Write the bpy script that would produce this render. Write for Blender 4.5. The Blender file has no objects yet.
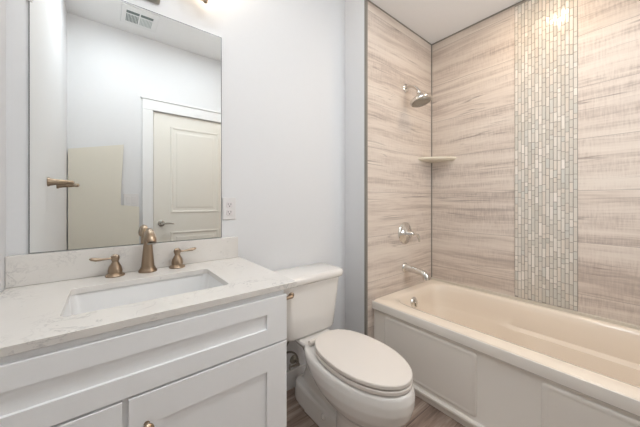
import bpy, bmesh, math, random
from mathutils import Vector, Matrix
random.seed(7)
PI = math.pi
S = bpy.context.scene
COL = S.collection

# ---------------------------------------------------------------- camera, world, lights, exposure
CAM = (0.0, -1.37, 1.13)
cd = bpy.data.cameras.new('camera'); cam = bpy.data.objects.new('camera', cd); COL.objects.link(cam)
cam.location = CAM; cam.rotation_euler = (PI/2, 0, -math.radians(38.55))
cd.sensor_width = 36; cd.lens = 36*266/640; cd.shift_y = -12.5/640; cd.clip_start = 0.02
S.camera = cam
S.view_settings.view_transform = 'Standard'; S.view_settings.look = 'None'
S.view_settings.gamma = 1; S.view_settings.use_curve_mapping = False
S.view_settings.exposure = 0.53
w = bpy.data.worlds.new('world'); S.world = w; w.use_nodes = True
w.node_tree.nodes['Background'].inputs[0].default_value = (0.8, 0.9, 1, 1)
w.node_tree.nodes['Background'].inputs[1].default_value = 0.3
L_FILL_CEIL = 28.0     # radiance of the two unseen fill discs added on the ceiling
L_FILL_WIN = 3.0       # radiance of the unseen glowing window added as front fill
P_TUB = 2.7       # recessed lamp over the tub
P_VAN = 1.0       # each vanity shade
def area(name, loc, size, power, color, rot=(0, 0, 0), shape='DISK'):
    d = bpy.data.lights.new(name, 'AREA'); d.shape = shape; d.size = size; d.energy = power; d.color = color
    o = bpy.data.objects.new(name, d); o.location = loc; o.rotation_euler = rot; COL.objects.link(o); return o
area('tub_downlight_light', (1.74, -0.95, 2.448), 0.08, P_TUB, (1.0, 0.78, 0.56))

# ---------------------------------------------------------------- material helpers
class NT:
    def __init__(s, name):
        s.m = bpy.data.materials.new(name); s.m.use_nodes = True
        s.t = s.m.node_tree; s.b = s.t.nodes['Principled BSDF']
    def n(s, typ, **kw):
        x = s.t.nodes.new(typ)
        for k, v in kw.items(): setattr(x, k, v)
        return x
    def put(s, sock, v):
        if isinstance(v, bpy.types.NodeSocket): s.t.links.new(v, sock)
        elif v is not None: sock.default_value = v
    def math(s, op, a, b=None, c=None):
        x = s.n('ShaderNodeMath', operation=op); s.put(x.inputs[0], a); s.put(x.inputs[1], b)
        if c is not None: s.put(x.inputs[2], c)
        return x.outputs[0]
    def xyz(s):
        g = s.n('ShaderNodeTexCoord'); x = s.n('ShaderNodeSeparateXYZ'); s.put(x.inputs[0], g.outputs['Object']); return x.outputs
    def comb(s, a, b, c):
        x = s.n('ShaderNodeCombineXYZ'); s.put(x.inputs[0], a); s.put(x.inputs[1], b); s.put(x.inputs[2], c); return x.outputs[0]
    def noise(s, vec, scale=1, detail=4, rough=0.55, dist=0):
        x = s.n('ShaderNodeTexNoise'); s.put(x.inputs['Vector'], vec)
        x.inputs['Scale'].default_value = scale; x.inputs['Detail'].default_value = detail
        x.inputs['Roughness'].default_value = rough; x.inputs['Distortion'].default_value = dist
        return x.outputs['Fac']
    def ramp(s, fac, stops):
        x = s.n('ShaderNodeValToRGB'); s.put(x.inputs[0], fac); e = x.color_ramp.elements
        while len(e) < len(stops): e.new(0.5)
        for i, (p, c) in enumerate(stops):
            e[i].position = p; e[i].color = (*c, 1) if not isinstance(c, float) else (c, c, c, 1)
        return x.outputs[0]
    def mix(s, fac, a, b, typ='MIX'):
        x = s.n('ShaderNodeMix', data_type='RGBA', blend_type=typ)
        s.put(x.inputs[0], fac); s.put(x.inputs[6], a); s.put(x.inputs[7], b); return x.outputs[2]
    def bump(s, h, strength=0.2, dist=0.002):
        x = s.n('ShaderNodeBump'); x.inputs['Strength'].default_value = strength; x.inputs['Distance'].default_value = dist
        s.put(x.inputs['Height'], h); s.t.links.new(x.outputs[0], s.b.inputs['Normal'])
    def base(s, v): s.put(s.b.inputs['Base Color'], v)
def lin(r, g, b):
    f = lambda c: (c/255/12.92) if c/255 <= 0.04045 else ((c/255+0.055)/1.055)**2.4
    return (f(r), f(g), f(b))
def plain(name, rgb, rough=0.5, metal=0.0, coat=0.0, speck=0.0):
    m = NT(name); c = lin(*rgb)
    if speck:
        g = m.n('ShaderNodeTexCoord'); f = m.noise(g.outputs['Object'], 40, 3)
        m.base(m.mix(f, (*[x*(1-speck) for x in c], 1), (*[min(1, x*(1+speck)) for x in c], 1)))
        m.bump(m.noise(g.outputs['Object'], 300, 2), 0.05, 0.0005)
    else: m.base((*c, 1))
    m.b.inputs['Roughness'].default_value = rough; m.b.inputs['Metallic'].default_value = metal
    m.b.inputs['Coat Weight'].default_value = coat
    return m.m

M_wall = plain('painted_wall', (226, 226, 227), 0.55, speck=0.01)
M_ceil = plain('ceiling_paint', (243, 243, 243), 0.7, speck=0.01)
M_trim = plain('white_trim_paint', (238, 238, 238), 0.35)
M_door = plain('door_paint', (236, 233, 225), 0.35)
M_cab = plain('cabinet_lacquer', (249, 249, 250), 0.32)
M_cabgap = M_cab
M_china = plain('toilet_china', (240, 236, 231), 0.12, coat=0.5)
M_seat = plain('toilet_seat_plastic', (238, 230, 222), 0.25)
M_sink = plain('sink_china', (240, 239, 238), 0.12, coat=0.4)
M_tub_warm = plain('tub_acrylic_warm_lit', (242, 228, 211), 0.16, coat=0.3)  # same acrylic as the apron, with the warm light tinted in
M_tub_cool = plain('tub_acrylic_cool_lit', (248, 242, 234), 0.25)  # same acrylic as the basin, paler to carry the cooler light in front
M_shelf = plain('shelf_stone', (226, 217, 199), 0.3)
M_bronze = plain('champagne_bronze', (160, 141, 121), 0.3, metal=1.0)
M_chrome = plain('polished_chrome', (222, 220, 216), 0.09, metal=1.0)
M_nickel = plain('satin_nickel', (170, 166, 158), 0.3, metal=1.0)
M_steel = plain('metal_profile', (140, 134, 125), 0.45)
M_plate = plain('outlet_plastic', (224, 221, 220), 0.35)
M_dark = plain('dark_slot', (70, 72, 70), 0.6)
M_vslot = plain('vent_slot', (120, 132, 130), 0.6)
M_mask = plain('retouch_mask', (224, 219, 206), 0.8, speck=0.01)
M_hose = plain('braided_hose', (150, 146, 138), 0.4, metal=0.8)
M_edge = plain('mirror_edge', (118, 120, 120), 0.3, metal=0.3)
M_caulk = plain('caulk', (214, 205, 190), 0.5)
m = NT('mirror_silver'); m.base((0.93, 0.95, 0.945, 1)); m.b.inputs['Metallic'].default_value = 1; m.b.inputs['Roughness'].default_value = 0.0; M_mirror = m.m
m = NT('frosted_glass_shade'); m.base((1, 0.95, 0.88, 1)); m.b.inputs['Roughness'].default_value = 0.4
m.b.inputs['Emission Color'].default_value = (1, 0.86, 0.68, 1); m.b.inputs['Emission Strength'].default_value = 2.0; M_glow = m.m
m = NT('lamp_diffuser'); m.base((1, 1, 1, 1)); m.b.inputs['Emission Color'].default_value = (1, 0.93, 0.84, 1); m.b.inputs['Emission Strength'].default_value = 4.0; M_diff = m.m

# veined quartz
def quartz():
    m = NT('veined_quartz'); g = m.n('ShaderNodeTexCoord'); v = g.outputs['Object']
    a = m.noise(v, 9, 7, 0.65, 1.6)
    vein = m.ramp(m.math('ABSOLUTE', m.math('SUBTRACT', a, 0.5)), [(0.0, 1.0), (0.022, 0.0)])
    patch = m.ramp(m.noise(v, 5, 2), [(0.50, 0.0), (0.68, 1.0)])
    cloud = m.noise(v, 3.5, 4)
    c = m.mix(cloud, (*lin(220, 215, 209), 1), (*lin(236, 232, 227), 1))
    c2 = m.mix(m.math('MULTIPLY', m.math('MULTIPLY', vein, patch), 0.5), c, (*lin(150, 146, 146), 1))
    sp = m.ramp(m.noise(v, 60, 3), [(0.66, 0.0), (0.74, 1.0)])
    c3 = m.mix(m.math('MULTIPLY', sp, 0.25), c2, (*lin(160, 150, 146), 1))
    m.base(c3); m.b.inputs['Roughness'].default_value = 0.22; return m.m
M_quartz = quartz()

# wood-look porcelain wall tile, grain running level along the wall
def woodtile():
    m = NT('wood_look_tile'); X, Y, Z = m.xyz()
    h = m.math('ADD', X, m.math('MULTIPLY', Y, -1.0))
    r = m.math('DIVIDE', m.math('SUBTRACT', Z, 0.29), 0.3)
    row = m.math('FLOOR', r); fr = m.math('FRACT', r)
    wn = m.n('ShaderNodeTexWhiteNoise', noise_dimensions='1D'); m.put(wn.inputs['W'], row)
    off = m.math('MULTIPLY', wn.outputs[0], 9.0)
    hh = m.math('ADD', h, off)
    warp = m.math('MULTIPLY', m.math('SUBTRACT', m.noise(m.comb(m.math('MULTIPLY', hh, 1.3), off, m.math('MULTIPLY', Z, 2.5)), 1, 2), 0.5), 0.07)
    zz = m.math('ADD', Z, warp)
    n1 = m.noise(m.comb(m.math('MULTIPLY', hh, 0.8), off, m.math('MULTIPLY', zz, 17)), 1, 5, 0.6)
    n2 = m.noise(m.comb(m.math('MULTIPLY', hh, 5), off, m.math('MULTIPLY', zz, 85)), 1, 4, 0.65)
    n3 = m.noise(m.comb(m.math('MULTIPLY', hh, 130), 0.0, m.math('MULTIPLY', zz, 14)), 1, 2)
    n4 = m.noise(m.comb(m.math('MULTIPLY', hh, 1.2), 3.3, m.math('MULTIPLY', zz, 5)), 1, 2)
    fine = m.math('MULTIPLY', m.math('SUBTRACT', n2, 0.5), 0.50)
    saw = m.math('MULTIPLY', m.math('MULTIPLY', m.math('SUBTRACT', n3, 0.5), 0.45), m.ramp(n4, [(0.36, 0.1), (0.58, 1.0)]))
    f = m.math('ADD', m.math('ADD', n1, fine), saw)
    c = m.ramp(f, [(0.22, lin(168, 152, 141)), (0.38, lin(200, 184, 171)), (0.50, lin(220, 206, 193)), (0.68, lin(232, 220, 207))])
    tint = m.mix(m.math('MULTIPLY', n4, 0.35), c, (*lin(196, 188, 184), 1))
    crack = m.noise(m.comb(m.math('MULTIPLY', hh, 0.8), off, m.math('MULTIPLY', zz, 26)), 1, 2)
    ck = m.ramp(m.math('ABSOLUTE', m.math('SUBTRACT', crack, 0.5)), [(0.0, 1.0), (0.016, 0.0)])
    ckm = m.ramp(m.noise(m.comb(m.math('MULTIPLY', hh, 2.2), 8.0, m.math('MULTIPLY', Z, 9)), 1, 1), [(0.52, 0.0), (0.62, 1.0)])
    tint = m.mix(m.math('MULTIPLY', m.math('MULTIPLY', ck, ckm), 0.7), tint, (*lin(128, 112, 104), 1))
    seam = m.math('GREATER_THAN', m.math('ABSOLUTE', m.math('SUBTRACT', fr, 0.5)), 0.495)
    out = m.mix(m.math('MULTIPLY', seam, 0.55), tint, (*lin(140, 126, 118), 1))
    m.base(out); m.b.inputs['Roughness'].default_value = 0.38
    m.bump(f, 0.12, 0.001); return m.m
M_tile = woodtile()

def floorwood():
    m = NT('grey_brown_plank_floor'); X, Y, Z = m.xyz()
    r = m.math('DIVIDE', Y, 0.15); row = m.math('FLOOR', r); fr = m.math('FRACT', r)
    wn = m.n('ShaderNodeTexWhiteNoise', noise_dimensions='1D'); m.put(wn.inputs['W'], row)
    hx = m.math('ADD', X, m.math('MULTIPLY', wn.outputs[0], 5.0))
    n1 = m.noise(m.comb(m.math('MULTIPLY', hx, 2.2), m.math('MULTIPLY', Y, 22), wn.outputs[0]), 1, 5, 0.6, 0.6)
    n2 = m.noise(m.comb(m.math('MULTIPLY', hx, 8), m.math('MULTIPLY', Y, 120), 0.0), 1, 2)
    f = m.math('ADD', n1, m.math('MULTIPLY', m.math('SUBTRACT', n2, 0.5), 0.3))
    c = m.ramp(f, [(0.28, lin(104, 88, 78)), (0.5, lin(150, 130, 118)), (0.7, lin(186, 168, 154))])
    gx = m.math('FRACT', m.math('DIVIDE', hx, 1.2))
    g = m.math('MAXIMUM', m.math('LESS_THAN', fr, 0.015), m.math('LESS_THAN', gx, 0.002))
    m.base(m.mix(m.math('MULTIPLY', g, 0.7), c, (*lin(60, 50, 45), 1))); m.b.inputs['Roughness'].default_value = 0.45
    m.bump(f, 0.15, 0.001); return m.m
M_floor = floorwood()

def mosaicmat():
    m = NT('glass_and_stone_mosaic'); g = m.n('ShaderNodeNewGeometry'); r = g.outputs['Random Per Island']
    c = m.n('ShaderNodeValToRGB'); c.color_ramp.interpolation = 'CONSTANT'; m.put(c.inputs[0], r)
    st = [(0, (214, 207, 196)), (0.16, (220, 213, 203)), (0.32, (224, 214, 202)), (0.46, (210, 205, 195)), (0.58, (216, 207, 196)), (0.70, (230, 223, 213)), (0.86, (212, 209, 201)), (0.95, (238, 230, 221))]
    e = c.color_ramp.elements
    while len(e) < len(st): e.new(0.5)
    for i, (p, k) in enumerate(st): e[i].position = p; e[i].color = (*lin(*k), 1)
    v = m.n('ShaderNodeTexCoord')
    m.base(m.mix(m.math('MULTIPLY', m.noise(v.outputs['Object'], 90, 3), 0.18), c.outputs[0], (*lin(170, 164, 152), 1)))
    m.put(m.b.inputs['Roughness'], m.ramp(m.math('FRACT', m.math('MULTIPLY', r, 7.3)), [(0.4, 0.12), (0.6, 0.4)]))
    return m.m
M_mosaic = mosaicmat()
M_grout = plain('mosaic_grout', (160, 152, 142), 0.8)

# ---------------------------------------------------------------- mesh helpers
def obj(name, bm, mat, parent=None, smooth=False, bevel=0, seg=2, sub=0, angle=40):
    bmesh.ops.recalc_face_normals(bm, faces=bm.faces)
    me = bpy.data.meshes.new(name); bm.to_mesh(me); bm.free(); me.materials.append(mat)
    o = bpy.data.objects.new(name, me); COL.objects.link(o)
    if parent: o.parent = parent; o.matrix_parent_inverse = Matrix.Translation(parent.location).inverted()
    if smooth:
        for p in me.polygons: p.use_smooth = True
        if angle: me.set_sharp_from_angle(angle=math.radians(angle))
    if bevel:
        b = o.modifiers.new('bevel', 'BEVEL'); b.width = bevel; b.segments = seg; b.limit_method = 'ANGLE'; b.angle_limit = math.radians(35)
        for p in me.polygons: p.use_smooth = True
        b.harden_normals = True
    if sub:
        s = o.modifiers.new('sub', 'SUBSURF'); s.levels = sub; s.render_levels = sub
    return o
def box(bm, x0, x1, y0, y1, z0, z1):
    v = [bm.verts.new((x, y, z)) for x in (x0, x1) for y in (y0, y1) for z in (z0, z1)]
    for f in ((0, 1, 3, 2), (4, 6, 7, 5), (0, 4, 5, 1), (2, 3, 7, 6), (0, 2, 6, 4), (1, 5, 7, 3)): bm.faces.new([v[i] for i in f])
    return bm
def B(*a): return box(bmesh.new(), *a)
def ring(x0, x1, y0, y1, p, z, n=64, fz=None, fx=None):
    cx, cy, a, b = (x0+x1)/2, (y0+y1)/2, abs(x1-x0)/2, abs(y1-y0)/2; out = []
    for i in range(n):
        t = 2*PI*i/n + PI/4*0
        c, s = math.cos(t), math.sin(t); k = (abs(c)**p+abs(s)**p)**(-1/p)
        X, Y = cx+a*c*k, cy+b*s*k
        out.append((fx(X, Y, z) if fx else X, Y, fz(X, Y) if fz else z))
    return out
def rrect(x0, x1, y0, y1, r, z, k=6):
    out = []
    for cx, cy, a0 in ((x1-r, y1-r, 0), (x0+r, y1-r, 90), (x0+r, y0+r, 180), (x1-r, y0+r, 270)):
        for i in range(k+1):
            a = math.radians(a0+90*i/k); out.append((cx+r*math.cos(a), cy+r*math.sin(a), z))
    return out
def loft(bm, loops, cap0=True, cap1=True):
    vs = [[bm.verts.new(p) for p in l] for l in loops]; n = len(vs[0])
    for a, b in zip(vs, vs[1:]):
        for i in range(n): bm.faces.new((a[i], a[(i+1) % n], b[(i+1) % n], b[i]))
    if cap0: bm.faces.new(vs[0][::-1])
    if cap1: bm.faces.new(vs[-1])
    return bm
def lathe(bm, prof, origin, axis=(0, 0, 1), n=32, cap=True):
    A = Vector(axis).normalized(); U = A.orthogonal().normalized(); V = A.cross(U); O = Vector(origin)
    loops = [[tuple(O+A*h+(U*math.cos(2*PI*i/n)+V*math.sin(2*PI*i/n))*max(r, 1e-4)) for i in range(n)] for r, h in prof]
    return loft(bm, loops, cap, cap)
def tube(bm, pts, rad, n=12, flat=1.0):
    pts = [Vector(p) for p in pts]; N = len(pts); rad = rad if isinstance(rad, (list, tuple)) else [rad]*N
    loops = []; ref = None
    for i, p in enumerate(pts):
        d = (pts[min(i+1, N-1)]-pts[max(i-1, 0)]).normalized()
        if ref is None: ref = d.orthogonal().normalized() if abs(d.z) > 0.9 else d.cross(Vector((0, 0, 1))).normalized()
        u = (ref-d*ref.dot(d)).normalized(); v = d.cross(u); ref = u
        loops.append([tuple(p+(u*math.cos(2*PI*k/n)+v*math.sin(2*PI*k/n)*flat)*rad[i]) for k in range(n)])
    return loft(bm, loops)
def bez(p0, p1, p2, p3, n=10):
    P = [Vector(p) for p in (p0, p1, p2, p3)]
    return [P[0]*(1-t)**3+P[1]*3*t*(1-t)**2+P[2]*3*t*t*(1-t)+P[3]*t**3 for t in [i/n for i in range(n+1)]]
def lerp_table(tab, n):
    out = []
    for i in range(n):
        t = i/(n-1)*(len(tab)-1); k = min(int(t), len(tab)-2); f = t-k
        out.append(tuple(a+(b-a)*f for a, b in zip(tab[k], tab[k+1])))
    return out
def tag(o, label, cat, group=None, kind=None):
    o['label'] = label
    if cat: o['category'] = cat
    if group: o['group'] = group
    if kind: o['kind'] = kind
    return o
def thing(name, loc, label, cat, group=None):
    o = bpy.data.objects.new(name, None); o.empty_display_size = 0.05; COL.objects.link(o); o.location = loc
    return tag(o, label, cat, group)
def struct(name, bm, mat, label=None, **k):
    o = obj(name, bm, mat, **k); o['kind'] = 'structure'
    if label: o['label'] = label
    return o

# ---------------------------------------------------------------- room shell
XL, XR, YB, ZC = -0.27, 2.145, -1.72, 2.72
XS, YS, ZS = 1.32, -0.195, 2.456      # the boxed-out plumbing wall and the lowered ceiling over the tub
struct('floor', B(XL-0.1, XR+0.1, YB-0.1, 0.1, -0.06, 0), M_floor, 'grey-brown wood plank floor')
struct('ceiling', B(XL-0.1, XR+0.1, YB-0.1, 0.1, ZC, ZC+0.08), M_ceil)
struct('wall_vanity', B(XL-0.1, XR+0.1, 0, 0.1, 0, ZC), M_wall)
struct('wall_left', B(XL-0.1, XL, YB, 0, 0, ZC), M_wall)
struct('wall_tub', B(XR, XR+0.1, YB, YS, 0, ZC), M_tile, 'long wall of taupe wood-look tile behind the tub')
struct('wall_shower', B(XS+0.004, XR, YS, YS+0.012, 0, ZS), M_tile, 'short wall of taupe wood-look tile with the shower fittings')
struct('wall_partition', B(XS, XR+0.05, YS+0.012, 0, 0, ZC), M_wall, 'white side of the boxed-out plumbing wall beside the toilet')
struct('ceiling_over_tub', B(XS, XR, YB, YS+0.012, ZS, ZC), M_ceil)
bm = bmesh.new()                     # back wall with the door opening
DX0, DX1, DZ = 0.347, 1.109, 2.02
box(bm, XL-0.1, DX0, YB-0.1, YB, 0, ZC); box(bm, DX1, XR+0.1, YB-0.1, YB, 0, ZC); box(bm, DX0, DX1, YB-0.1, YB, DZ, ZC)
struct('wall_back', bm, M_wall)
# baseboards
def baseb(name, a):
    return struct(name, B(*a), M_trim, bevel=0.004)
baseb('baseboard_vanity', (0.505, XS, -0.013, 0, 0, 0.11))
baseb('baseboard_partition', (XS-0.013, XS, YS, -0.013, 0, 0.11))
baseb('baseboard_left', (XL, XL+0.013, YB, -0.54, 0, 0.11))
# metal trims of the tile
struct('trim_1', B(XS-0.001, XS+0.0115, YS-0.006, YS+0.012, 0, ZS), M_steel, 'thin dark metal edge profile of the shower tile')
struct('trim_2', B(XR-0.007, XR, YS-0.007, YS, 0.47, ZS), M_steel, 'dark metal corner profile between the two tiled walls')
struct('trim_3', B(XR-0.004, XR, YB, YS-0.007, ZS-0.010, ZS), M_steel, 'thin grey strip where tile meets the ceiling')
struct('trim_4', B(XS+0.0115, XR-0.004, YS-0.004, YS, ZS-0.007, ZS), M_steel)
# door casing and door
bm = bmesh.new(); cw = 0.09
for a in ((DX0-cw, DX0, 0, DZ), (DX1, DX1+cw, 0, DZ), (DX0-cw, DX1+cw, DZ, DZ+0.10)):
    box(bm, a[0], a[1], YB, YB+0.018, a[2], a[3])
box(bm, DX0-cw-0.012, DX1+cw+0.012, YB, YB+0.026, DZ+0.10, DZ+0.118)
struct('trim_5', bm, M_trim, 'white door casing', bevel=0.003)
struct('baseboard_back', B(XL+0.013, DX0-cw, YB, YB+0.013, 0, 0.11), M_trim, bevel=0.004)
door = B(DX0+0.004, DX1-0.004, YB-0.038, YB-0.006, 0.008, DZ-0.005)
d = struct('door_1', door, M_door, 'closed white two-panel door seen in the mirror')
def panel(x0, x1, z0, z1):
    bm = bmesh.new(); yy = YB-0.006
    L = []
    for ins, dy in ((0, 0.0005), (0.004, 0.006), (0.016, 0.006), (0.024, 0.001), (0.05, 0.001), (0.062, 0.004)):
        L.append([(x0+ins, yy+dy, z0+ins), (x1-ins, yy+dy, z0+ins), (x1-ins, yy+dy, z1-ins), (x0+ins, yy+dy, z1-ins)])
    return loft(bm, L)
for z0, z1 in ((1.006, 1.892), (0.18, 0.815)): obj('door_panel', panel(0.50, 0.985, z0, z1), M_door, d)
bm = bmesh.new(); hy = YB-0.006
lathe(bm, [(0.031, 0), (0.031, 0.006), (0.026, 0.011), (0.012, 0.014), (0.011, 0.045), (0.014, 0.05), (0.010, 0.062)], (0.418, hy, 0.906), (0, 1, 0))
tube(bm, [(0.418, hy+0.052, 0.906), (0.45, hy+0.053, 0.907), (0.49, hy+0.05, 0.905), (0.525, hy+0.047, 0.900)], [0.011, 0.009, 0.008, 0.006])
h = obj('door_handle', bm, M_nickel, d, smooth=True); h['label'] = 'nickel lever handle'

# ---------------------------------------------------------------- bathtub
TX0, TX1, TY0, TY1 = 1.381, XR-0.001, YB+0.002, YS-0.001
tub = thing('bathtub', ((TX0+TX1)/2, (TY0+TY1)/2, 0), 'off-white alcove bathtub with panelled apron beside the toilet, warm light tinted into its basin', 'bathtub')
bm = bmesh.new()
def arm(X, Y, z):
    if z > 0.305 or X < 1.8: return X
    s = lambda a: max(0, min(1, a))
    wgt = s((-Y-0.70)/0.16)*s((1.50+Y)/0.12); wgt = wgt*wgt*(3-2*wgt)
    return X - 0.035*wgt*s((X-1.8)/0.15)
N = 128
L = [ring(TX0+.0045, TX1, TY0, TY1, 80, 0.431, N), ring(TX0+.0045, TX1, TY0, TY1, 80, 0.459, N), ring(TX0+0.005, TX1-0.001, TY0+0.001, TY1-0.001, 80, 0.4645, N),
     ring(TX0+0.009, TX1-0.003, TY0+0.003, TY1-0.003, 80, 0.468, N)]
I = [(1.466, 2.112, -1.645, -0.250, 9, 0.4675), (1.488, 2.103, -1.63, -0.262, 8, 0.463), (1.502, 2.096, -1.615, -0.270, 8, 0.450), (1.512, 2.090, -1.60, -0.276, 7, 0.42),
     (1.520, 2.082, -1.57, -0.284, 7, 0.36), (1.525, 2.078, -1.54, -0.290, 7, 0.312), (1.526, 2.074, -1.53, -0.292, 7, 0.300), (1.528, 2.070, -1.52, -0.296, 7, 0.288),
     (1.535, 2.058, -1.48, -0.305, 6, 0.22), (1.55, 2.035, -1.43, -0.325, 6, 0.14), (1.57, 2.01, -1.39, -0.35, 5, 0.10), (1.61, 1.95, -1.33, -0.41, 4, 0.085), (1.72, 1.80, -0.95, -0.75, 3, 0.082)]
L += [ring(*a, N, fx=arm) for a in I]
loft(bm, L, cap0=False)
obj('basin', bm, M_tub_warm, tub, smooth=True, angle=50)
# apron
bm = bmesh.new()
prof = [(1.399, 0.0), (1.399, 0.030), (1.396, 0.034), (1.384, 0.036), (1.382, 0.040), (1.382, 0.052), (1.388, 0.058), (1.396, 0.060), (1.401, 0.072), (1.401, 0.400),
        (1.396, 0.402), (1.394, 0.406), (1.388, 0.410), (1.382, 0.414), (1.3805, 0.430), (1.3805, 0.460), (1.3815, 0.4635), (1.3835, 0.4645), (1.3845, 0.463), (1.3845, 0.43), (1.45, 0.425), (1.45, 0.0)]
loft(bm, [[(x, y, z) for x, z in prof] for y in (TY0, TY1)])
ap = obj('apron', bm, M_tub_cool, tub, smooth=True, angle=25); ap['label'] = 'white apron'
for y0, y1 in ((-0.835, -0.285), (-1.63, -1.08)):
    bm = bmesh.new(); L = []
    for ins, x in ((0, 1.402), (0.0, 1.399), (0.003, 1.3945), (0.007, 1.3925), (0.016, 1.3925), (0.020, 1.394), (0.024, 1.394)):
        L.append([(x, a, b) for a, b, _ in rrect(y0+ins, y1-ins, 0.075+ins, 0.388-ins, 0.018, 0)])
    loft(bm, L); obj('apron_panel', bm, M_tub_cool, tub, smooth=True, angle=30)
bm = bmesh.new(); lathe(bm, [(0.038, 0), (0.038, 0.006), (0.030, 0.014), (0.012, 0.017), (0.001, 0.018)], (1.74, -0.279, 0.392), (0, -1, 0.12))
tube(bm, [(1.74, -0.29, 0.395), (1.74, -0.312, 0.403)], [0.007, 0.005]); tube(bm, [(1.735, -0.300, 0.420), (1.742, -0.303, 0.368)], [0.006, 0.010], flat=0.5)
o = obj('overflow_cover', bm, M_chrome, tub, smooth=True); o['label'] = 'chrome overflow cover'
bm = bmesh.new(); lathe(bm, [(0.032, 0), (0.030, 0.004), (0.012, 0.006)], (1.76, -0.45, 0.083)); o = obj('drain', bm, M_chrome, tub, smooth=True); o['label'] = 'chrome drain'
obj('caulk_line', B(XR-0.012, XR-0.001, TY0, TY1, 0.466, 0.486), M_caulk, tub, bevel=0.003)

# ---------------------------------------------------------------- mosaic strip on the tub wall
mos = thing('mosaic_strip', (XR, -0.94, 0.487), 'vertical strip of small glass and stone mosaic tiles on the wall behind the tub', 'tile mosaic')
obj('grout_bed', B(XR-0.003, XR-0.0008, -1.094, -0.786, 0.487, ZS-0.010), M_grout, mos)
bm = bmesh.new(); nc = 17; cwid = 0.306/nc
for c in range(nc):
    y = -1.093+c*cwid; z = 0.489-random.random()*0.06
    while z < ZS-0.02:
        Lh = random.choice((0.03, 0.045, 0.06, 0.06, 0.085)); a, b = max(z, 0.489), min(z+Lh, ZS-0.02)
        if b-a > 0.008:
            dx = 0.0045+random.random()*0.0012
            nv = len(bm.verts); box(bm, XR-dx, XR-0.0025, y+0.0016, y+cwid-0.0016, a, b-0.0032)
            bm.verts.ensure_lookup_table(); ty, tz = random.uniform(-.07, .07), random.uniform(-.02, .02)
            for v in bm.verts[nv:nv+4]: v.co.x += (v.co.y-y-cwid/2)*ty+(v.co.z-(a+b)/2)*tz
        z += Lh
obj('mosaic_tiles', bm, M_mosaic, mos)

# ---------------------------------------------------------------- shower fittings
FX = 1.757
sh = thing('shower_fitting', (FX, YS, 1.93), 'chrome shower head on a bent arm high on the tiled shower wall', 'shower head')
bm = bmesh.new(); lathe(bm, [(0.031, 0), (0.031, 0.004), (0.024, 0.009), (0.015, 0.012)], (FX+.008, YS, 1.985), (0, -1, 0)); obj('flange', bm, M_chrome, sh, smooth=True)
bm = bmesh.new(); tube(bm, bez((FX+.008, YS-0.005, 1.985), (FX+.005, YS-0.06, 1.99), (FX, YS-0.09, 1.965), (FX, YS-0.115, 1.925)), 0.011); obj('shower_arm', bm, M_chrome, sh, smooth=True)
ax = Vector((0, -0.24, -0.97)).normalized(); hp = Vector((FX, YS-0.113, 1.928))
bm = bmesh.new(); lathe(bm, [(0.010, 0), (0.016, 0.004), (0.018, 0.016), (0.015, 0.022), (0.024, 0.030), (0.034, 0.046), (0.056, 0.058), (0.072, 0.070), (0.076, 0.079), (0.074, 0.090), (0.067, 0.093), (0.065, 0.089)], hp, ax, 40)
obj('spray_head', bm, M_chrome, sh, smooth=True)
bm = bmesh.new(); lathe(bm, [(0.064, 0.086), (0.061, 0.097), (0.03, 0.099), (0.028, 0.096), (0.001, 0.096)], hp, ax, 32)
U = ax.orthogonal().normalized(); V = ax.cross(U)
for k in range(14):
    q = hp+ax*0.097+(U*math.cos(k*2*PI/14)+V*math.sin(k*2*PI/14))*0.045; lathe(bm, [(0.005, 0), (0.004, 0.005)], q, ax, 8)
obj('nozzle_plate', bm, M_nickel, sh, smooth=True)

va = thing('shower_valve', (FX, YS, 0.885), 'round chrome shower valve trim with lever handle above the tub spout', 'shower valve')
bm = bmesh.new(); lathe(bm, [(0.083, 0), (0.083, 0.004), (0.076, 0.010), (0.058, 0.012), (0.054, 0.017), (0.036, 0.021), (0.030, 0.026)], (FX, YS, 0.887), (0, -1, 0), 40); obj('escutcheon', bm, M_chrome, va, smooth=True, angle=60)
bm = bmesh.new(); lathe(bm, [(0.030, 0.02), (0.026, 0.034), (0.020, 0.044), (0.020, 0.066), (0.014, 0.074), (0.004, 0.078)], (FX, YS, 0.887), (0, -1, 0))
hb = obj('handle_hub', bm, M_chrome, va, smooth=True)
bm = bmesh.new(); tube(bm, [(FX, YS-0.058, 0.887), (FX+0.030, YS-0.068, 0.886), (FX+0.052, YS-0.076, 0.876), (FX+0.060, YS-0.08, 0.852), (FX+0.064, YS-0.082, 0.825)], [0.012, 0.010, 0.011, 0.011, 0.007]); obj('lever', bm, M_chrome, hb, smooth=True)

ts = thing('tub_spout', (FX, YS, 0.625), 'chrome tub spout low on the tiled wall over the tub rim', 'tub spout')
bm = bmesh.new(); lathe(bm, [(0.038, 0), (0.038, 0.005), (0.032, 0.014), (0.026, 0.02)], (FX, YS, 0.628), (0, -1, 0)); obj('flange', bm, M_chrome, ts, smooth=True)
bm = bmesh.new(); tube(bm, [(FX, YS-0.008, 0.628), (FX, YS-0.04, 0.628), (FX, YS-0.09, 0.624), (FX, YS-0.13, 0.619), (FX, YS-0.155, 0.612), (FX, YS-0.170, 0.598), (FX, YS-0.174, 0.572)], [0.030, 0.026, 0.023, 0.023, 0.025, 0.026, 0.023], 20); obj('spout_body', bm, M_chrome, ts, smooth=True)

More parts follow.
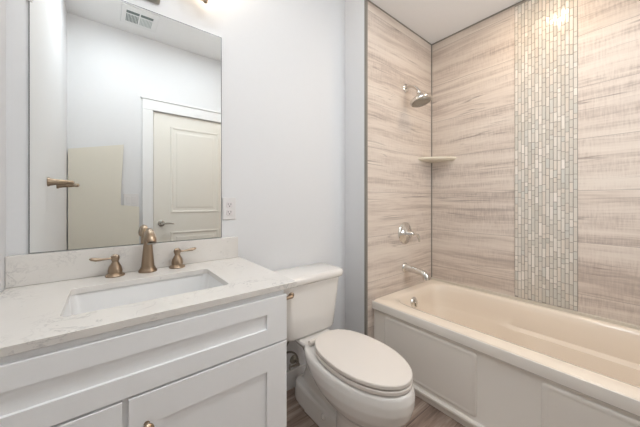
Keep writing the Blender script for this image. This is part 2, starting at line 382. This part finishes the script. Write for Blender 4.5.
bm = bmesh.new(); L = []
for ins, z in ((0.035, 1.452), (0.008, 1.458), (0, 1.466), (0, 1.474), (0.004, 1.478)):
    l = [(XR, YS, z)]
    for i in range(17):
        a = PI/2*i/16; r = 0.205-ins; k = 1/(math.cos(a)**1.45+math.sin(a)**1.45)**(1/1.45) if 0 < i < 16 else 1
        l.append((XR-r*k*math.cos(a), YS-r*k*math.sin(a), z))
    L.append(l)
loft(bm, L); tag(obj('corner_shelf', bm, M_shelf, smooth=True, angle=35), 'cream stone corner shelf between the two tiled walls', 'shelf')

# ---------------------------------------------------------------- toilet
TC = 0.906
toilet = thing('toilet', (TC, -0.4, 0), 'white two-piece toilet with closed seat between vanity and bathtub', 'toilet')
def egg(yb, yf, hw, z, ym=None, pb=2.4, pf=2.0, n=64, dome=0):
    ym = ym if ym is not None else yb+(yf-yb)*0.46; out = []
    for i in range(n):
        t = 2*PI*i/n; c, s = math.cos(t), math.sin(t)
        if s >= 0: p, L = pb, yb-ym
        else: p, L = pf, ym-yf
        k = (abs(c)**p+abs(s)**p)**(-1/p)
        out.append((TC+hw*c*k, ym+L*s*k, z))
    return out
bm = bmesh.new()
loft(bm, [egg(*a) for a in lerp_table([(-.42, -.660, .108, .0), (-.42, -.658, .103, .04), (-.42, -.655, .098, .11), (-.42, -.660, .098, .165), (-.41, -.680, .104, .195), (-.38, -.720, .122, .215), (-.33, -.755, .146, .24), (-.28, -.778, .164, .275), (-.235, -.790, .173, .315), (-.205, -.792, .174, .35), (-.195, -.786, .170, .376), (-.20, -.778, .163, .386)], 45)])
def foot(yb, yf, hw, z, p): return [(TC+x, y, z) for x, y, _ in ring(-hw, hw, yf, yb, p, 0, 64)]
loft(bm, [foot(*a) for a in lerp_table([(-.050, -.60, .082, .0, 4), (-.050, -.60, .080, .05, 4), (-.055, -.60, .076, .090, 4), (-.060, -.58, .070, .102, 4), (-.09, -.54, .046, .108, 3), (-.12, -.50, .040, .18, 3), (-.12, -.45, .044, .26, 3), (-.09, -.42, .062, .315, 3.4), (-.07, -.38, .096, .350, 4), (-.06, -.36, .108, .372, 5), (-.065, -.35, .104, .384, 5)], 51)])
bowl = obj('bowl', bm, M_china, toilet)
r = bowl.modifiers.new('remesh', 'REMESH'); r.mode = 'VOXEL'; r.voxel_size = 0.005; r.use_smooth_shade = True
s = bowl.modifiers.new('smooth', 'SMOOTH'); s.factor = 0.6; s.iterations = 4
def slab(prof, **k):
    bm = bmesh.new(); return loft(bm, [egg(yb=-.275-i, yf=-.780+i, hw=.155-i, z=z, ym=-.53, **k) for i, z in prof])
obj('seat', slab([(.012, .3905), (.002, .391), (0, .393), (0, .405), (.0025, .408), (.03, .4085)]), M_seat, toilet, smooth=True, angle=35)
obj('lid', slab([(.03, .4140), (.002, .4140), (.0005, .4155), (.0005, .4275), (.003, .4305), (.010, .4315), (.07, .4330), (.13, .4335)]), M_seat, toilet, smooth=True, angle=35)
for sx in (-1, 1):
    bm = bmesh.new(); tube(bm, [(TC+sx*.055, -.272, .402), (TC+sx*.10, -.272, .402)], 0.013); obj('hinge', bm, M_seat, toilet, smooth=True)
    bm = bmesh.new(); lathe(bm, [(0.015, 0), (0.014, 0.010), (0.008, 0.017), (0.001, 0.019)], (TC+sx*.073, -.36, .07), (sx*.95, 0, .3), 20); obj('bolt_cap', bm, M_china, toilet, smooth=True)
bm = bmesh.new()
def trr(hw, yf, yb, r, z, bow=0.0):
    return [(TC-0.014+x, y-(bow*(1-(x/hw)**2) if y < (yf+yb)/2 else 0), z) for x, y, _ in rrect(-hw, hw, yf, yb, r, z, 8)]
loft(bm, [trr(*a) for a in ((.150, -.172, -.045, .04, .386), (.166, -.188, -.035, .045, .392), (.174, -.194, -.03, .05, .405), (.184, -.200, -.025, .052, .50), (.195, -.206, -.02, .05, .60), (.203, -.210, -.016, .048, .688))])
obj('tank', bm, M_china, toilet, smooth=True, angle=50)
bm = bmesh.new()
loft(bm, [trr(*a) for a in ((.205, -.212, -.014, .045, .684, .004), (.214, -.222, -.010, .045, .690, .008), (.218, -.226, -.010, .045, .700, .010), (.218, -.226, -.010, .045, .718, .010), (.214, -.222, -.012, .043, .727, .009), (.200, -.208, -.022, .035, .731, .007))])
obj('tank_lid', bm, M_china, toilet, smooth=True, angle=60)
bm = bmesh.new(); lathe(bm, [(0.016, 0), (0.016, 0.006), (0.010, 0.010), (0.009, 0.022)], (TC-.168, -.203, .645), (-.25, -1, 0), 20)
tube(bm, [(TC-.176, -.226, .645), (TC-.195, -.228, .645), (TC-.225, -.224, .641), (TC-.24, -.22, .638)], [0.010, 0.009, 0.008, 0.009])
o = obj('flush_lever', bm, M_bronze, toilet, smooth=True); o['label'] = 'champagne metal flush lever'

sv = thing('shutoff_valve', (0.88, 0, 0.16), 'small metal shutoff valve with bent supply hose behind the toilet', 'valve')
bm = bmesh.new(); lathe(bm, [(0.026, 0), (0.024, 0.006), (0.012, 0.010), (0.006, 0.012), (0.006, 0.06)], (0.885, -0.0, 0.165), (0, -1, 0), 20)
tube(bm, [(0.885, -.06, .165), (0.865, -.06, .166), (0.825, -.06, .170)], [0.008, 0.007, 0.004]); lathe(bm, [(0.006, 0), (0.006, 0.03)], (0.875, -.06, .165), (0, 0, 1), 14)
obj('valve_body', bm, M_nickel, sv, smooth=True)
bm = bmesh.new(); tube(bm, [(0.822, -.06, .155), (0.820, -.06, .17), (0.822, -.06, .185)], [0.006, 0.010, 0.006], flat=0.5); obj('valve_handle', bm, M_nickel, sv, smooth=True)
bm = bmesh.new(); tube(bm, bez((0.875, -.06, .195), (0.868, -.06, .235), (0.845, -.06, .255), (0.800, -.06, .262), 8)+bez((0.782, -.06, .264), (0.765, -.06, .27), (0.80, -.045, .285), (0.826, -.04, .31), 8)+[Vector((0.826, -.04, .345))], 0.0055, 10)
obj('supply_hose', bm, M_hose, sv, smooth=True)
bm = bmesh.new(); lathe(bm, [(0.014, 0), (0.016, 0.02), (0.016, 0.04)], (0.826, -.04, .34), (0, 0, 1), 12); obj('coupling_nut', bm, M_plate, sv)

# ---------------------------------------------------------------- vanity
CX0, CX1, CYF = XL+0.002, 0.498, -0.535
vn = thing('vanity_cabinet', ((CX0+CX1)/2, -0.27, 0), 'white shaker vanity cabinet under the quartz countertop', 'cabinet')
bm = bmesh.new(); t = 0.018
box(bm, CX0, CX0+t, CYF+.002, -0.002, 0, 0.816); box(bm, CX1-t, CX1, CYF+.002, -0.002, 0, 0.816); box(bm, CX0+t, CX1-t, -0.012, -0.002, 0.0, 0.816)
box(bm, CX0+t, CX1-t, CYF+.02, -0.012, 0.09, 0.108); box(bm, CX0+t, CX1-t, -0.47, -0.455, 0, 0.09)
obj('carcass', bm, M_cab, vn)
bm = bmesh.new(); yf = CYF-0.008
for a in ((CX0+t, CX1-t, 0.785, 0.816), (CX0+t, CX1-t, 0.62, 0.655), (CX0+t, CX1-t, 0.09, 0.12), (0.012, 0.054, 0.12, 0.62), (CX0+t, CX0+0.03, 0.12, 0.785), (CX1-0.03, CX1-t, 0.12, 0.785)):
    box(bm, a[0], a[1], yf, yf+0.026, a[2], a[3])
obj('face_frame', bm, M_cabgap, vn)
def shaker(x0, x1, z0, z1, rail=0.06, rail2=None):
    bm = bmesh.new(); y0 = CYF-0.009; yf = y0-0.0115; rz = rail2 or rail
    rect = lambda ix, iz, y: [(x0+ix, y, z0+iz), (x1-ix, y, z0+iz), (x1-ix, y, z1-iz), (x0+ix, y, z1-iz)]
    loft(bm, [rect(0, 0, y0), rect(0, 0, yf+.0015), rect(.0015, .0015, yf), rect(rail, rz, yf), rect(rail+.0008, rz+.0008, yf+.007)])
    return bm
obj('drawer_front', shaker(CX0+0.004, CX1, 0.640, 0.799, 0.077, 0.054), M_cab, vn)
for x0, x1, kx in ((0.040, CX1, 0.078), (CX0+0.004, 0.027, None)):
    dd = obj('door', shaker(x0, x1, 0.105, 0.634, 0.077, 0.082), M_cab, vn)
    kx = kx if kx else 0.027-0.038
    bm = bmesh.new(); kz = 0.556
    lathe(bm, [(0.007, 0), (0.006, 0.012), (0.009, 0.016), (0.0135, 0.020), (0.0145, 0.025), (0.011, 0.030), (0.001, 0.032)], (kx, CYF-0.020, kz), (0, -1, 0), 20)
    k = obj('knob', bm, M_bronze, dd, smooth=True); k['label'] = 'bronze knob'
# countertop with sink cut-out
SX0, SX1, SY0, SY1 = -0.096, 0.336, -0.440, -0.160
CT = 0.837
def holed(x0, x1, y0, y1, hx0, hx1, hy0, hy1, r, z0, z1):
    bm = bmesh.new(); k = 6
    H = rrect(hx0, hx1, hy0, hy1, r, 0, k); n = len(H)
    O = []
    cx, cy = (hx0+hx1)/2, (hy0+hy1)/2
    cor = [(x1, y1), (x0, y1), (x0, y0), (x1, y0)]
    for q in range(4):
        for i in range(k+1): O.append(cor[q])
    for z in (z0, z1):
        hv = [bm.verts.new((a, b, z)) for a, b, _ in H]; cv = [bm.verts.new((a, b, z)) for a, b in cor]
        for q in range(4):
            for i in range(k): bm.faces.new((hv[q*(k+1)+i], hv[q*(k+1)+i+1], cv[q]))
            a, b = hv[q*(k+1)+k], hv[((q+1) % 4)*(k+1)]; bm.faces.new((a, b, cv[(q+1) % 4], cv[q]))
        if z == z0: h0, c0 = hv, cv
    for i in range(n): bm.faces.new((h0[i], h0[(i+1) % n], hv[(i+1) % n], hv[i]))
    for i in range(4): bm.faces.new((c0[i], c0[(i+1) % 4], cv[(i+1) % 4], cv[i]))
    return bm
ct = obj('countertop', holed(XL+0.001, 0.540, -0.558, -0.001, SX0, SX1, SY0, SY1, 0.018, 0.817, CT), M_quartz, bevel=0.0015, seg=2)
tag(ct, 'pale veined quartz countertop on the white vanity', 'countertop')
tag(obj('backsplash', B(XL+0.001, 0.530, -0.020, -0.001, CT+0.0005, 0.944), M_quartz, bevel=0.0015), 'low veined quartz backsplash under the mirror', 'backsplash')
sk = thing('sink', ((SX0+SX1)/2, -0.3, 0.68), 'white rectangular undermount sink set in the countertop', 'sink')
bm = bmesh.new()
def sr(i, z, r=0.03): return rrect(SX0-0.006+i, SX1+0.006-i, SY0-0.006+i, SY1+0.006-i, r, z, 8)
loft(bm, [sr(-0.02, 0.8165, .03), sr(0.0, 0.8165), sr(0.002, 0.806), sr(0.012, 0.74, .035), sr(0.02, 0.70, .04), sr(0.032, 0.682, .045), sr(0.055, 0.674, .05), sr(0.12, 0.670, .02)], cap0=False)
so = obj('sink_bowl', bm, M_sink, sk, smooth=True, angle=50)
so.modifiers.new('sol', 'SOLIDIFY').thickness = 0.008; so.modifiers['sol'].offset = -1
bm = bmesh.new(); lathe(bm, [(0.022, 0), (0.021, 0.003), (0.012, 0.004)], (0.12, -0.30, 0.6705)); o = obj('drain', bm, M_bronze, sk, smooth=True); o['label'] = 'bronze drain'

# faucet
fc = thing('faucet', (0.130, -0.055, CT), 'champagne bronze widespread faucet with two lever handles behind the sink', 'faucet')
bm = bmesh.new(); fx, fy = 0.130, -0.055
lathe(bm, [(0.033, 0), (0.034, 0.004), (0.031, 0.010), (0.027, 0.015), (0.0265, 0.020)], (fx, fy, CT), (0, 0, 1), 32)
tube(bm, [(fx, fy, CT+.012), (fx, fy, CT+.06), (fx, fy-.003, CT+.11), (fx, fy-.010, CT+.140), (fx, fy-.026, CT+.160), (fx, fy-.050, CT+.170), (fx, fy-.076, CT+.167), (fx, fy-.100, CT+.155), (fx, fy-.113, CT+.142), (fx, fy-.119, CT+.132)],
     [.0245, .0205, .0165, .0150, .0145, .0145, .0155, .0175, .018, .016], 20)
sp = obj('spout', bm, M_bronze, fc, smooth=True, angle=60)
bm = bmesh.new(); lathe(bm, [(0.014, 0), (0.013, 0.006)], (fx, fy-.119, CT+.133), (0, -.1, -1), 16); obj('aerator', bm, M_nickel, sp, smooth=True)
for sx, hx in ((-1, 0.022), (1, 0.240)):
    bm = bmesh.new()
    lathe(bm, [(0.031, 0), (0.032, 0.004), (0.028, 0.009), (0.0225, 0.013), (0.0235, 0.022), (0.0205, 0.036), (0.013, 0.050), (0.0105, 0.056), (0.0125, 0.062), (0.0150, 0.070), (0.0130, 0.079), (0.006, 0.084), (0.001, 0.085)], (hx, fy, CT), (0, 0, 1), 28)
    hb = obj('handle', bm, M_bronze, fc, smooth=True)
    bm = bmesh.new(); dy = -0.012 if sx < 0 else -0.004
    tube(bm, [(hx+sx*.008, fy, CT+.070), (hx+sx*.028, fy+dy*.4, CT+.070), (hx+sx*.044, fy+dy*.7, CT+.071), (hx+sx*.058, fy+dy, CT+.073), (hx+sx*.071, fy+dy, CT+.076), (hx+sx*.077, fy+dy, CT+.077)], [.0075, .0065, .0095, .0125, .010, .004], 14, flat=0.6)
    obj('lever', bm, M_bronze, hb, smooth=True)

# ---------------------------------------------------------------- mirror
mr = thing('wall_mirror', (0.117, 0, 0.95), 'large frameless rectangular mirror above the backsplash', 'mirror')
MX0, MX1, MZ0, MZ1 = -0.218, 0.451, 0.9455, 1.958
obj('mirror_backing', B(MX0, MX1, -0.005, -0.0005, MZ0, MZ1), M_edge, mr)
bm = bmesh.new(); L = []
for i, y in ((0.0, -0.0051), (0.0, -0.0056), (0.0002, -0.006)):
    L.append([(MX0+.003+i, y, MZ0+.002+i), (MX1-.0035-i, y, MZ0+.002+i), (MX1-.0035-i, y, MZ1-.0035-i), (MX0+.003+i, y, MZ1-.0035-i)])
loft(bm, L); obj('mirror_glass', bm, M_mirror, mr)
bm = bmesh.new(); box(bm, MX0-0.006, MX0+0.010, -0.010, -0.0065, 1.830, 1.856); box(bm, MX0-0.006, MX0-.0005, -0.0065, -0.0005, 1.830, 1.856); obj('mirror_clip', bm, M_plate, mr, bevel=0.001)

# ---------------------------------------------------------------- vanity light
vl = thing('vanity_light', (0.13, 0, 2.03), 'bronze wall light with glass shades above the mirror', 'wall light')
bm = bmesh.new(); L = []
for i, y in ((0, 0), (0, -0.014), (0.006, -0.022), (0.02, -0.024)): L.append([(a, y, b) for a, b, _ in rrect(0.045+i, 0.180-i, 2.000+i, 2.13-i, 0.012, 0)])
loft(bm, L); obj('backplate', bm, M_nickel, vl, smooth=True, angle=30)
bm = bmesh.new(); tube(bm, [(-0.12, -0.035, 2.09), (0.35, -0.035, 2.09)], 0.009); tube(bm, [(0.115, -0.015, 2.09), (0.115, -0.035, 2.09)], 0.012); obj('arm', bm, M_bronze, vl, smooth=True)
for lx in (-0.12, 0.35):
    bm = bmesh.new(); tube(bm, [(lx, -0.035, 2.09), (lx, -0.05, 2.075), (lx, -0.085, 2.068)], 0.007)
    lathe(bm, [(0.001, -0.006), (0.009, -0.002), (0.011, 0.006), (0.006, 0.012), (0.012, 0.016), (0.026, 0.024), (0.030, 0.036), (0.026, 0.042)], (lx, -0.085, 2.046), (0, 0, 1), 24)
    cup = obj('lamp_holder', bm, M_bronze, vl, smooth=True)
    bm = bmesh.new()
    L = [(0.028, 0.030), (0.045, 0.036), (0.056, 0.052), (0.060, 0.08), (0.062, 0.115), (0.068, 0.135), (0.065, 0.135), (0.058, 0.113), (0.056, 0.08), (0.052, 0.055), (0.042, 0.040), (0.02, 0.036)]
    lathe(bm, L, (lx, -0.085, 2.046), (0, 0, 1), 32)
    obj('lamp_shade', bm, M_glow, cup, smooth=True)
    d = bpy.data.lights.new('vanity_bulb', 'POINT'); d.energy = P_VAN; d.color = (1, 0.87, 0.72); d.shadow_soft_size = 0.03
    o = bpy.data.objects.new('vanity_bulb', d); o.location = (lx, -0.085, 2.20); COL.objects.link(o)

# ---------------------------------------------------------------- fill lamps added on the ceiling, vent
m = NT('fill_disc_glow'); m.base((1, 1, 1, 1)); m.b.inputs['Emission Color'].default_value = (0.885, 0.95, 1.0, 1); m.b.inputs['Emission Strength'].default_value = L_FILL_CEIL
for GX, GY, wd in ((0.04, -1.06, 'nearer the left wall'), (0.76, -1.06, 'nearer the bathtub')):
    cl = thing('ceiling_fill_light', (GX, GY, ZC), 'unseen flush ceiling disc added as fill light over the floor, ' + wd, 'added fill light', 'added ceiling fill lights')
    bm = bmesh.new(); lathe(bm, [(0.15, 0), (0.15, -0.006), (0.143, -0.011), (0.130, -0.011), (0.130, -0.006)], (GX, GY, ZC), (0, 0, 1), 48); obj('trim_ring', bm, M_trim, cl, smooth=True)
    bm = bmesh.new(); lathe(bm, [(0.129, -0.0065), (0.129, -0.010), (0.10, -0.014), (0.001, -0.016)], (GX, GY, ZC), (0, 0, 1), 48); obj('fill_disc', bm, m.m, cl, smooth=True)
# glowing window added out of view on the back wall, lighting the fronts
bm = bmesh.new(); WX0, WX1, WZ0, WZ1 = 1.28, 1.72, 0.95, 2.15
for a in ((WX0-.06, WX0, WZ0-.06, WZ1+.06), (WX1, WX1+.06, WZ0-.06, WZ1+.06), (WX0, WX1, WZ0-.06, WZ0), (WX0, WX1, WZ1, WZ1+.06), (WX0, WX1, 1.63, 1.67)): box(bm, a[0], a[1], YB, YB+.025, a[2], a[3])
wn = struct('fill_window_1', bm, M_trim, 'unseen white framed window added as fill light over the end of the tub', bevel=0.002)
m = NT('fill_pane_glow'); m.base((0.9, 0.95, 1, 1)); m.b.inputs['Emission Color'].default_value = (0.93, 0.965, 1.0, 1); m.b.inputs['Emission Strength'].default_value = L_FILL_WIN
bm = bmesh.new(); box(bm, WX0, WX1, YB+.004, YB+.010, WZ0, 1.63); box(bm, WX0, WX1, YB+.004, YB+.010, 1.67, WZ1); obj('fill_pane', bm, m.m, wn)
tl = thing('recessed_downlight', (1.74, -0.95, ZS), 'round recessed downlight in the lowered ceiling over the tub', 'downlight')
bm = bmesh.new(); lathe(bm, [(0.085, 0), (0.083, -0.005), (0.065, -0.006)], (1.74, -0.95, ZS), (0, 0, 1), 32); obj('trim_ring', bm, M_trim, tl, smooth=True)
bm = bmesh.new(); lathe(bm, [(0.065, -0.004), (0.001, -0.0062)], (1.74, -0.95, ZS), (0, 0, 1), 32); obj('diffuser', bm, M_diff, tl, smooth=True)

vt = thing('ceiling_vent', (0.22, -1.43, ZC), 'square white louvred vent on the ceiling seen in the mirror', 'vent')
obj('vent_frame', B(0.085, 0.350, -1.565, -1.288, ZC-0.010, ZC), M_trim, vt, bevel=0.003)
for vx in (0.120, 0.220):
    obj('vent_slot', B(vx, vx+0.090, -1.385, -1.352, ZC-0.012, ZC-0.009), M_vslot, vt)
    bm = bmesh.new()
    for i in range(9): box(bm, vx+i*0.010, vx+i*0.010+0.0055, -1.515, -1.405, ZC-0.012, ZC-0.009)
    obj('louvre', bm, M_vslot if vx < 0.2 else plain('vent_louvre_pale', (190, 198, 196), 0.6), vt)

# ---------------------------------------------------------------- outlet, switch
ol = thing('electrical_outlet', (0.488, 0, 1.09), 'white duplex outlet on the wall just right of the mirror', 'outlet')
obj('cover_plate', B(0.455, 0.524, -0.006, 0, 1.034, 1.147), M_plate, ol, bevel=0.003)
for zc in (1.110, 1.071):
    bm = bmesh.new(); loft(bm, [[(a, y, b) for a, b, _ in rrect(0.4725+i, 0.5065-i, zc-0.0145+i, zc+0.0145-i, 0.009, 0)] for i, y in ((0, -0.006), (0, -0.0078), (0.001, -0.0085))])
    rc = obj('receptacle', bm, plain('receptacle_plastic', (222, 216, 216), 0.4), ol)
    bm = bmesh.new(); box(bm, 0.4815, 0.4835, -0.0092, -0.0084, zc-0.001, zc+0.008); box(bm, 0.4950, 0.4975, -0.0092, -0.0084, zc-0.001, zc+0.008); lathe(bm, [(0.003, 0), (0.003, 0.0008)], (0.4895, -0.0084, zc-0.007), (0, -1, 0), 12)
    obj('slots', bm, M_dark, rc)
lw = thing('light_switch', (0.171, YB, 1.14), 'white double rocker light switch on the back wall seen in the mirror', 'light switch')
obj('cover_plate', B(0.112, 0.230, YB, YB+0.006, 1.082, 1.198), M_plate, lw, bevel=0.003)
for sx in (0.132, 0.176):
    bm = bmesh.new(); loft(bm, [[(sx, y0, z0), (sx+.034, y0, z0), (sx+.034, y1, z1), (sx, y1, z1)] for y0, y1, z0, z1 in ((YB+.006, YB+.006, 1.106, 1.174), (YB+.008, YB+.012, 1.107, 1.173))])
    obj('rocker', bm, M_plate, lw, bevel=0.001)

# ---------------------------------------------------------------- towel bar on the left wall
tb = thing('towel_bar', (XL, -0.97, 1.24), 'champagne bronze towel bar on the left wall seen in the mirror', 'towel bar')
for py in (-0.80, -1.15):
    bm = bmesh.new(); lathe(bm, [(0.026, 0), (0.026, 0.006), (0.022, 0.012), (0.018, 0.03), (0.015, 0.07), (0.011, 0.085), (0.013, 0.098), (0.012, 0.108), (0.004, 0.114)], (XL, py, 1.24), (1, 0, 0), 24); obj('bar_post', bm, M_bronze, tb, smooth=True)
bm = bmesh.new(); tube(bm, [(XL+.096, -0.795, 1.24), (XL+.096, -1.155, 1.24)], 0.007); obj('rail', bm, M_bronze, tb, smooth=True)

# ---------------------------------------------------------------- beige retouch mask over the camera operator, built as a flat panel
pts = [(-0.262, 0.0), (0.235, 0.0), (0.231, 1.076), (0.092, 1.093), (0.092, 1.199), (0.114, 1.651), (-0.262, 1.567)]
bm = bmesh.new(); loft(bm, [[(x, y, z) for x, z in pts] for y in (-1.702, -1.690)])
tag(obj('retouch_mask', bm, M_mask, bevel=0.001), 'flat beige retouch mask built as a notched panel by the back wall, seen in the mirror', 'retouch mask')
